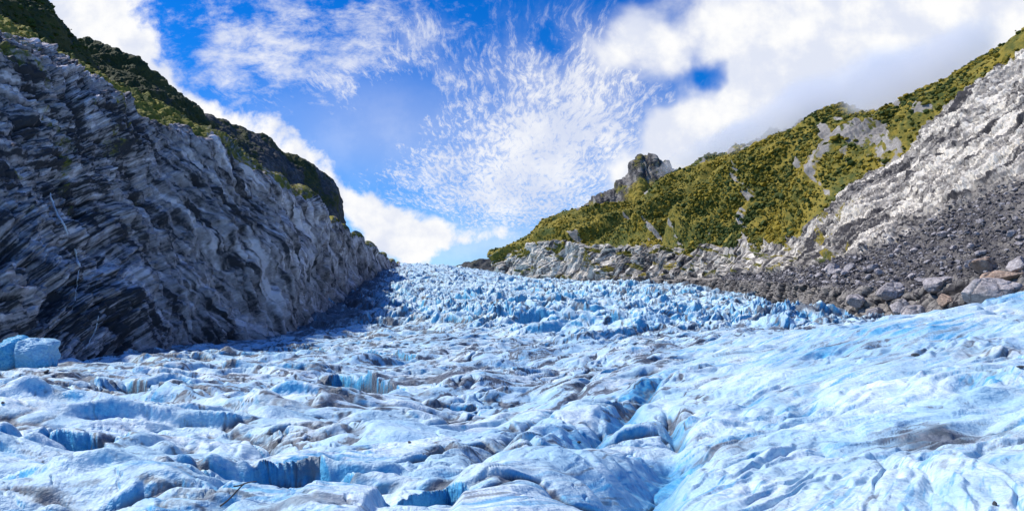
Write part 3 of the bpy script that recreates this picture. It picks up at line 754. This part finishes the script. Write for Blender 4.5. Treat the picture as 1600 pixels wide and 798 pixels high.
    for lam, amp, sd in ((20, 3.0, 1), (8, 1.9, 2), (3.4, 1.0, 3), (1.5, .45, 4)):
        L = lam * np.clip(far, .8, 1.6)
        dr = dr + fd(L) * amp * (1 - .45 * hiw) * np.clip(far, .7, 1.5) * (.6 * (1 - 2 * np.abs(n2(c / L, a / (L * 2.6), 640 + sd))) + .8 * (saw(c / (L * 1.2) + fbm2(c / (2 * L), a / (2 * L), 2, 650 + sd), .35) - .5))
    for lam, dep, sd in ((9, 1.8, 626), (3.5, .9, 627)): dr = dr - dep * fd(lam) * sst(.6, 1, 1 - 2 * np.abs(fbm2(c / lam, a / (lam * 2.2), 3, sd, .6)))
    lowband = sst(1260, 1150, U) * z_rock
    dr = dr * (1 + .25 * lowband)
    # scree: rubble
    ds = 1.6 * fbm2(s / 30, (t + X) / 30, 3, 660) + .9 * fbm2(s / 5, (t + X) / 5, 4, 661, .65)
    F1, F2, ID = worley(s / 2.2, (t * 1.5 + X) / 2.2, 662)
    ds += .8 * fd(3) * ID * np.clip(1 - F1 * 1.3, 0, 1)
    # ledge: jointed blocks
    F1, F2, ID = worley(s / 9 + .15 * t + .3 * n2(s / 6, t / 6, 670), t / 13 - s / 30, 671)
    F1b, F2b, IDb = worley(s / 3.2 + 3, t / 5.5, 672)
    dl = 5.0 * (ID - .5) + 2.2 * np.clip((F2 - F1) * 4, 0, 1) + 1.4 * (IDb - .5) + .9 * np.clip((F2b - F1b) * 4, 0, 1) + .5 * fbm2(s / 2, t / 2, 4, 673)
    dl *= np.clip(far * 1.1, .6, 1.4) * (.35 + .65 * fd(6))
    d = z_green * (dg + crag) + z_rock * dr + z_scree * ds + z_ledge * dl
    X, Y, Z = displace(X, Y, Z, d.astype(f32), -1)
    bare = sst(.50, .85, fbm2(U / 40, V * 2.2 + U / 200, 4, 680, .55)) * z_green
    scar = np.exp(-((U - 1340 - 60 * n2(V * 4, V * 0, 690)) / 75) ** 2 - ((V - 3.55 - (1340 - U) / 400) / .22) ** 2) + .8 * np.exp(-((U - 1395) / 18) ** 2 - ((V - 3.4) / .4) ** 2)
    gully = np.exp(-((U - 1172 - 14 * (V - 4) + 8 * n2(V * 5, V * 0, 691)) / 4.2) ** 2) * sst(4.4, 4.0, V) + np.exp(-((U - 1062 + 5 * n2(V * 6, V * 0, 692)) / 3) ** 2) * sst(3.9, 3.4, V)
    veg = z_green * (1.15 - .9 * bare) - 1.7 * np.clip(scar * (.7 + .8 * fbm2(U / 14, V * 9, 3, 693)), 0, 1) - 2.0 * np.clip(gully * (.7 + 1.2 * fbm2(U / 8, V * 12, 3, 694)), 0, 1) * z_green
    rg = sst(.05, .6, fbm2(U / 26, V * 4.0, 4, 681, .6))
    veg = np.maximum(veg, z_rock * (.62 * rg * sst(1420, 1280, U) + .25 * sst(2.6, 2.95, V) * sst(1300, 1100, U)))
    veg = np.maximum(veg, .45 * z_scree * sst(1.75, 1.95, V) * rg * sst(1250, 1330, U))
    crk = np.maximum(sst(.75, 1, 1 - 2 * np.abs(fbm2(c / 7, a / 26, 4, 687, .6))), .8 * sst(.75, 1, 1 - 2 * np.abs(fbm2(c / 2.6, a / 9, 4, 688, .6))))
    tone = z_rock * (.52 + .38 * sst(1000, 880, U) + .16 * sst(1250, 1400, U) + .36 * fbm2(c / 2.5, a / 22, 4, 689, .75) + .25 * fbm2(c / 9, a / 30, 3, 628) - .6 * crk) + z_scree * (.08 + .25 * sst(1350, 1220, U)) + z_ledge * (.30 - .8 * np.maximum(sst(.7, 1, 1 - 2 * np.abs(fbm2(s / 3.2 + t / 20, t / 14, 3, 695, .6))), .7 * sst(.75, 1, 1 - 2 * np.abs(fbm2(s / 9, t / 4, 3, 696, .6))))) + z_green * .45
    tone += z_rock * (.5 * sst(.15, .6, fbm2(c / 5, a / 22, 4, 685, .6)) - .75 * sst(.12, .55, fbm2(c / 11, a / 40, 4, 686, .6)))
    tone -= .35 * z_ledge * sst(.12, .0, F2 - F1)
    ridgefade = 0
    o = grid_object('mountain_slope', X, Y, Z, WALL, dict(veg=veg, tone=tone))
    tag(o, 'sunlit mountain side of green scrub, pale rock and dark scree right of the ice', 'mountain', 'structure')
    SURF['wall'] = (X, Y, Z, U, V, veg)
right_wall()

def peak():
    cols = [900, 925, 945, 962, 975, 988, 1000, 1010, 1022, 1035, 1048, 1062, 1080, 1110]
    top = [334, 316, 308, 296, 280, 260, 246, 251, 246, 254, 261, 270, 280, 296]
    rows = [([p + 75 for p in top], [1235] * 14), (top, [1290] * 14), ([p + 60 for p in top], [1420] * 14)]
    X, Y, Z, U, V = loft(cols, rows, 260, [200, 40], 2)
    d = 15 * rid2(X / 40 + Z / 120, Z / 160, 4, 701, .5) + 5 * fbm3(X / 14, Y / 14, Z / 14, 4, 702, .6)
    X, Y, Z = displace(X, Y, Z, (d * .55).astype(f32), -1)
    o = grid_object('mountain_peak', X, Y, Z, WALL, dict(veg=.25 + .8 * sst(.75, .1, V) + .45 * fbm2(X / 25, Z / 25, 4, 703), tone=.05 + .5 * fbm2(X / 9, Z / 40, 4, 704)))
    tag(o, 'grey rock horn standing behind the green slope under the cloud', 'peak', 'structure')
    cols = [690, 715, 728, 745, 765, 785, 810, 860]; top = [425, 414, 408, 406, 405, 402, 398, 396]
    rows = [([p + 40 for p in top], [2300] * 8), (top, [2420] * 8), ([p + 40 for p in top], [2700] * 8)]
    X, Y, Z, U, V = loft(cols, rows, 120, [60, 14], 2)
    X, Y, Z = displace(X, Y, Z, (14 * fbm3(X / 60, Y / 60, Z / 60, 5, 711, .55)).astype(f32), -1)
    o = grid_object('mountain', X, Y, Z, RIDGE, dict(veg=.3 + .4 * fbm2(X / 60, Z / 60, 3, 712), tone=np.full(X.shape, -.15)))
    tag(o, 'small dark blue mountain far off at the head of the glacier', 'mountain', 'structure')
peak()

# ------------------------------------------------------------------ scrub on the slopes: uncountable clumps
def ico(sub):
    bm = bmesh.new(); bmesh.ops.create_icosphere(bm, subdivisions=sub, radius=1.0)
    v = np.array([tuple(q.co) for q in bm.verts], f32); bm.faces.ensure_lookup_table(); f = np.array([[q.index for q in p.verts] for p in bm.faces], np.int32)
    bm.free(); return v, f
I1, IF1 = ico(1)
def clumps(name, label, pts, rad, mat, seed, squash=.75, cat='scrub', shade=None, jit=.35):
    rs = np.random.RandomState(seed); n = len(pts); k = len(I1)
    sc = rad[:, None, None] * (1 + jit * rs.uniform(-1, 1, (n, k, 1)))
    ang = rs.uniform(0, 6.283, n); c, s = np.cos(ang)[:, None], np.sin(ang)[:, None]
    st = rs.uniform(.75, 1.35, (n, 1))
    v = np.stack([I1[None, :, 0] * c - I1[None, :, 1] * s, (I1[None, :, 0] * s + I1[None, :, 1] * c), np.repeat(I1[None, :, 2], n, 0) * squash], -1)
    v = v * sc; v[..., 0] *= st; v = v + pts[:, None, :]
    f = IF1[None] + (np.arange(n) * k)[:, None, None]
    sh = np.repeat(rs.uniform(0, 1, n) if shade is None else shade, k)
    o = tri_object(name, v.reshape(-1, 3), f.reshape(-1, 3).astype(np.int32), mat, dict(shade=sh))
    tag(o, label, cat, 'stuff'); return o
def scatter(surf, n, thr, seed, lim, rmul=1.0, weight=None):
    X, Y, Z, U, V, veg = surf
    rs = np.random.RandomState(seed)
    ok = (veg > thr) & (U > lim[0]) & (U < lim[1]) & (V > lim[2]) & (V < lim[3])
    # weight by true area
    A = np.hypot(np.gradient(X, axis=1), np.gradient(Y, axis=1)) * np.hypot(np.hypot(np.gradient(Z, axis=0), np.gradient(Y, axis=0)), np.gradient(X, axis=0))
    A = A / Y ** 1.0
    w = (A * ok * np.clip(n2(X / 22, (Y + Z) / 22, 77) + .75, .1, 2)).reshape(-1).astype(np.float64); w /= w.sum()
    k = rs.choice(len(w), n, p=w)
    p = np.stack([X.reshape(-1)[k], Y.reshape(-1)[k], Z.reshape(-1)[k]], -1)
    p += rs.normal(0, .5, p.shape)
    r = rmul * np.minimum(p[:, 1], 560) / F * rs.gamma(2.6, .95, n).clip(.9, 9) * .8
    return p.astype(f32), r.astype(f32)
p, r = scatter(SURF['wall'], 52000, .55, 1, (760, 1640, 2.9, 5.1))
clumps('shrubland', 'olive and gold scrub covering the sunlit mountain side', p, r, BUSH, 11)
p, r = scatter(SURF['high dark green ridge in the upper left corner of the valley'], 2600, .55, 2, (-60, 205, 0, 1.05))
clumps('shrubland', 'dark green scrub covering the high ridge in the top corner', p, r, BUSH, 12, shade=np.random.RandomState(3).uniform(-.7, .2, len(p)))
p, r = scatter(SURF['cliff'], 900, .8, 3, (-30, 345, 2.0, 3.1), .8)
clumps('shrubland', 'low mossy scrub on the bench above the dark cliff', p, r * .8, BUSH, 13, .5, shade=np.random.RandomState(4).uniform(-.2, .8, len(p)))

# ------------------------------------------------------------------ stones
def chisel(seed, sub=4, planes=14, rough=.06, stretch=(1, 1, 1)):
    v, f = ico(sub); rs = np.random.RandomState(seed)
    n = rs.normal(size=(planes, 3)); n /= np.linalg.norm(n, axis=1)[:, None]; d = rs.uniform(.62, 1.0, planes)
    dot = v @ n.T; rr = np.where(dot > .05, d[None] / np.maximum(dot, .05), 9).min(1).clip(0, 1.25)
    q = v * rr[:, None] * np.array(stretch, f32)
    w = fbm3(q[:, 0] * 2 + seed, q[:, 1] * 2, q[:, 2] * 2, 4, seed, .6)
    return (q * (1 + rough * w[:, None])).astype(f32), f
def surf_at(key, px, py):
    X, Y, Z = SURF[key][:3] if key != 'ice' else GL
    a, b = project(X, Y, Z)
    ok = (Y > 3)
    e = np.where(ok, (a - px) ** 2 + (b - py) ** 2, 1e9); k0 = e.min()
    cand = e < max(k0 * 3, 3.0); k = np.argmin(np.where(cand, Y, 1e9)); return np.array([X.flat[k], Y.flat[k], Z.flat[k]])
def boulder(px, py, wpx, hpx, label, mat=STONE, seed=0, key='wall', group=None, name='boulder', cat='boulder', depth=1.0, lean=0.0, sub=4, sink=.12):
    c = surf_at(key, px, py + hpx * .3); s = c[1] / F
    co, f = chisel(seed, sub)
    co = co * np.array([wpx * .5 * s, .5 * (wpx + hpx) * .5 * s * depth, hpx * .5 * s], f32) * 1.08
    if lean: 
        ca, sa = math.cos(lean), math.sin(lean); co = np.stack([co[:, 0] * ca - co[:, 2] * sa, co[:, 1], co[:, 0] * sa + co[:, 2] * ca], -1)
    o = tri_object(name, co, f, mat, smooth=False)
    x, z = P(px, py, c[1] - sink * wpx * s)
    o.location = (x, c[1] - sink * wpx * s, z)
    return tag(o, label, cat, None, group)
BOULD = [
 (1551, 456, 72, 50, 'largest pinkish grey cracked boulder at the edge of the ice', STONE, 0.0),
 (1538, 417, 46, 26, 'rusty brown boulder lying on the scree above the largest boulder', BROWN, -.3),
 (1574, 431, 60, 15, 'long flat pale slab resting behind the largest boulder', BROWN, .05),
 (1463, 442, 44, 22, 'pale domed boulder half sunk in scree left of the largest boulder', STONE, .15),
 (1393, 458, 40, 26, 'smooth lilac grey boulder on top of the jointed ledge', STONE, .2),
 (1406, 482, 30, 28, 'rounded grey boulder wedged in the middle of the jointed ledge', STONE, -.2),
 (1428, 495, 36, 28, 'squat grey boulder at the ice margin below the ledge', STONE, .1),
 (1474, 470, 18, 20, 'small upright buff boulder beside the wet dark cleft', BROWN, .2),
 (1516, 452, 14, 10, 'small round pale boulder touching the left side of the largest boulder', STONE, 0),
 (1590, 412, 30, 16, 'dark tilted boulder at the right edge above the flat slab', STONE, .4),
 (1474, 366, 22, 9, 'pale oblong boulder high on the dark scree', STONE, -.1),
 (1488, 369, 16, 6, 'thin pale flake lying right of the oblong boulder high on the scree', STONE, -.3),
 (1300, 418, 20, 12, 'pale angular boulder at the top left corner of the scree', STONE, .1),
 (1340, 470, 26, 24, 'blocky fractured boulder in the left half of the ledge', STONE, -.1),
 (1366, 492, 26, 22, 'low grey boulder touching the ice under the left half of the ledge', STONE, .3),
]
for i, (px, py, w, h, lab, mat, ln) in enumerate(BOULD): boulder(px, py, w, h, lab, mat, 40 + i, lean=ln)
rs = np.random.RandomState(9)
def small_boulders():
    base = None
    for i in range(60):
        u = rs.uniform(1240, 1598); v0 = np.interp(u, [1240, 1400, 1500, 1600], [425, 385, 340, 300]); v1 = np.interp(u, [1240, 1400, 1500, 1600], [442, 446, 434, 405])
        pw = rs.gamma(4, 1.6) + 4
        boulder(u, rs.uniform(v0, v1), pw, pw * rs.uniform(.5, .8), 'grey angular stone half buried in the dark scree slope', STONE, 100 + i % 12, group='stones half buried in the scree', lean=rs.uniform(-.5, .5), sub=3, name='stone', cat='stone')
small_boulders()
def scree_stones():
    X, Y, Z, U, V, veg = SURF['wall']; n = 16000
    ok = (V > .98) & (V < 2.02) & (U > 1130) & (U < 1640)
    w = (ok / Y).reshape(-1).astype(np.float64); w /= w.sum(); k = rs.choice(len(w), n, p=w)
    p = np.stack([a.reshape(-1)[k] for a in (X, Y, Z)], -1) + rs.normal(0, .4, (n, 3))
    r = (p[:, 1] / F * rs.gamma(2.2, .75, n).clip(.5, 7)).astype(f32)
    clumps('scree', 'dark grey rubble covering the slope above the jointed ledge', p.astype(f32), r * .75, SCREE, 21, .7, 'scree', jit=.45, shade=rs.beta(1.2, 2.4, n))
scree_stones()
for i, (px, py, w, h, lab) in enumerate([
    (1429, 554, 11, 4, 'flat dark stone melted into the smooth rippled ice'), (1555, 786, 6, 8, 'small black upright stone on the rippled ice near the bottom edge'),
    (73, 580, 7, 5, 'dark pebble on the bright ice beside the ice block'), (5, 629, 6, 4, 'dark pebble at the left edge of the ice above the hollows'),
    (1595, 573, 10, 5, 'dark flat stone at the right edge of the rippled ice'), (905, 690, 6, 4, 'dark pebble beside the grit filled basin'),
    (640, 690, 5, 3, 'tiny dark pebble on the swelling ice above the low blue wall')]):
    boulder(px, py, w, h, lab, DARKSTONE, 70 + i, key='ice', name='stone', cat='stone', sub=3, sink=0)

# ------------------------------------------------------------------ ice block at the foot of the cliff
def ice_block():
    Y = 118.0; s = Y / F
    v, f = ico(6)
    q = v / (np.abs(v) ** 9).sum(1)[:, None] ** (1 / 9.0)                       # rounded block
    rs_ = np.random.RandomState(4)
    for nx_, ny_, nz_, d_ in ((-.35, -.3, .9, .86), (.55, -.2, .8, 1.0), (.9, -.5, .1, 1.02), (-.8, -.6, .2, 1.0), (.2, -.9, .45, .95), (.05, -1, -.2, .9)):
        nn = np.array([nx_, ny_, nz_]); nn /= np.linalg.norm(nn); over = np.maximum(q @ nn - d_, 0); q = q - over[:, None] * nn * .9
    cut = np.exp(-((q[:, 0] + .12) / .10) ** 2); q[:, 2] -= .14 * cut * (q[:, 2] > 0); q[:, 1] += .25 * cut * (q[:, 1] < 0)
    q[:, 2] *= np.where(q[:, 0] > -.1, .86, 1.0)
    q = q * (1 + .10 * fbm3(q[:, 0] * 2.2, q[:, 1] * 2.2, q[:, 2] * 2.2, 5, 31, .55))[:, None]
    co = (q * np.array([41 * s, 26 * s, 26 * s])).astype(f32)
    x, z = P(38, 551, Y)
    b_ = sst(.0, -.2, q[:, 0] + .1 * fbm3(q[:, 0] * 4, q[:, 1] * 4, q[:, 2] * 4, 3, 8))
    o = tri_object('ice_block', co, f, ICE, dict(blue=.50 + .5 * b_ + .3 * sst(0, -.8, q[:, 2]), dirt_shade=.35 * cut + .4 * sst(-.5, -.9, q[:, 2])), smooth=True)  # darker in the cleft and towards the base
    o.location = (x, Y, z); tag(o, 'pale blue ice block standing at the foot of the dark cliff', 'ice block')
ice_block()

# ------------------------------------------------------------------ waterfall threads on the cliff
def tube(pts, rad, seg=7, jit=0.0, seed=0):
    pts = np.asarray(pts, f32); n = len(pts); rr = np.asarray(rad, f32); T = np.gradient(pts, axis=0); T /= np.linalg.norm(T, axis=1)[:, None] + 1e-9
    up = np.array([0, -1, .2], f32); A = np.cross(T, up); A /= np.linalg.norm(A, axis=1)[:, None] + 1e-9; B = np.cross(T, A)
    an = np.linspace(0, 2 * np.pi, seg, endpoint=False); r2 = np.random.RandomState(seed)
    k = 1 + jit * r2.uniform(-1, 1, (n, seg, 1))
    v = pts[:, None] + rr[:, None, None] * k * (np.cos(an)[None, :, None] * A[:, None] + .55 * np.sin(an)[None, :, None] * B[:, None])
    f = []
    for i in range(n - 1):
        for j in range(seg):
            a, b = i * seg + j, i * seg + (j + 1) % seg; f.append((a, b, b + seg, a + seg))
    return v.reshape(-1, 3), np.array(f, np.int32)
def fall(path, wpx, name, label, key='cliff', off=.5, seed=0):
    px = np.array([p[0] for p in path], float); py = np.array([p[1] for p in path], float)
    t = np.linspace(0, 1, 40); tt = np.linspace(0, 1, len(path)); r2 = np.random.RandomState(seed)
    pts = np.array([surf_at(key, a + r2.normal(0, .6), b) for a, b in zip(np.interp(t, tt, px), np.interp(t, tt, py))])
    k = np.ones(5) / 5
    for c in range(3): pts[:, c] = np.convolve(np.pad(pts[:, c], 2, mode='edge'), k, 'valid')
    d = pts / np.linalg.norm(pts, axis=1)[:, None]; pts = pts - d * off
    rad = pts[:, 1] / F * wpx * .5 * (.7 + .5 * r2.rand(40)) * np.minimum(1, 8 * np.minimum(t + .04, 1.04 - t))
    v, f = tube(pts, rad, 8, .35, seed)
    return tag(tri_object(name, v, f, WATER, smooth=True), label, 'waterfall')
fall([(78, 300), (84, 320), (92, 338), (102, 352), (106, 368)], 3.2, 'waterfall', 'thin white waterfall highest on the dark cliff near the left edge', off=1.3, seed=1)
fall([(118, 388), (120, 402), (124, 418)], 4, 'waterfall', 'short fanning white waterfall midway down the dark cliff', off=1.3, seed=2)
fall([(124, 420), (120, 445), (117, 470)], 1.8, 'waterfall', 'faint white waterfall thread under the fanning fall on the dark cliff', off=1.3, seed=3)
fall([(155, 492), (150, 515), (140, 530), (134, 546)], 2, 'waterfall', 'pale trickle curving down the foot of the dark cliff', off=1.3, seed=4)

# ------------------------------------------------------------------ broken branch lying on the ice
def branch():
    root = bpy.data.objects.new('branch', None); C.objects.link(root)
    b = surf_at('ice', 346, 789); Y = float(min(surf_at('ice', *q_)[1] for q_ in ((346, 789), (356, 780), (365, 770), (374, 762), (382, 755), (400, 751), (366, 766), (395, 760)))) - .12
    x_, z_ = P(346, 789, Y); b = np.array([x_, Y, z_]); root.location = b
    s = Y / F
    def q(px, py, dy): x, z = P(px, py, Y + dy); return (x - b[0], Y + dy - b[1], z - b[2])
    t = np.linspace(0, 1, 14)
    m = np.array([q(344 + 38 * a, 790 - 34 * a + 1.5 * math.sin(5 * a), -.05 * a) for a in t])
    v, f = tube(m, s * (1.5 - .5 * t), 8, .12, 5); tri_object('stem', v, f, WOOD, smooth=True, parent=root)
    m = np.array([q(365 + 36 * a, 759 - 8 * a + .8 * math.sin(7 * a), -.04) for a in t])
    v, f = tube(m, s * (1.3 - .6 * t), 8, .12, 6); tri_object('twig', v, f, WOOD, smooth=True, parent=root)
    tag(root, 'dark forked broken branch sticking out of the ice near the bottom edge', 'branch')
branch()

# ------------------------------------------------------------------ cloud lying on the ridge of the right wall
def cloud_bank():
    m = bpy.data.materials.new('cloud_vapour'); m.use_nodes = True; nt = m.node_tree; nt.nodes.clear(); n = NT(nt)
    p = n.new('ShaderNodeTexCoord').outputs['Object']
    d2 = n.new('ShaderNodeVectorMath', operation='LENGTH'); n.put(d2.inputs[0], p)
    k = n.new('ShaderNodeTexCoord')
    geo = n.new('ShaderNodeNewGeometry').outputs['Position']
    nz = n.noise(geo, .012, 6, .6)
    den = n.smooth(n.add(n.sub(1.0, d2.outputs[1]), n.mul(n.sub(nz, .5), 1.7)), .12, .75)
    v = n.new('ShaderNodeVolumePrincipled'); v.inputs['Color'].default_value = (.97, .97, 1, 1); v.inputs['Anisotropy'].default_value = .2
    n.put(v.inputs['Density'], n.mul(den, .030))
    o = n.new('ShaderNodeOutputMaterial'); nt.links.new(v.outputs[0], o.inputs['Volume'])
    V_, F_ = ico(3)
    for px, py, Y, rx, ry, rz, lab in ((1130, 228, 1050, 110, 90, 30, 'low white cloud resting on the ridge just right of the rock horn'),
                                  (1290, 158, 780, 150, 90, 40, 'white cloud hiding the ridge above the middle of the green slope'),
                                  (1430, 112, 625, 110, 80, 34, 'white cloud draped on the ridge above the pale rock face')):
        ob = tri_object('cloud', V_, F_, m, smooth=True)
        x, z = P(px, py, Y); ob.location = (x, Y, z); ob.scale = (rx, ry, rz); ob.rotation_euler = (0, -.42, 0)
        tag(ob, lab, 'cloud', 'stuff')
cloud_bank()
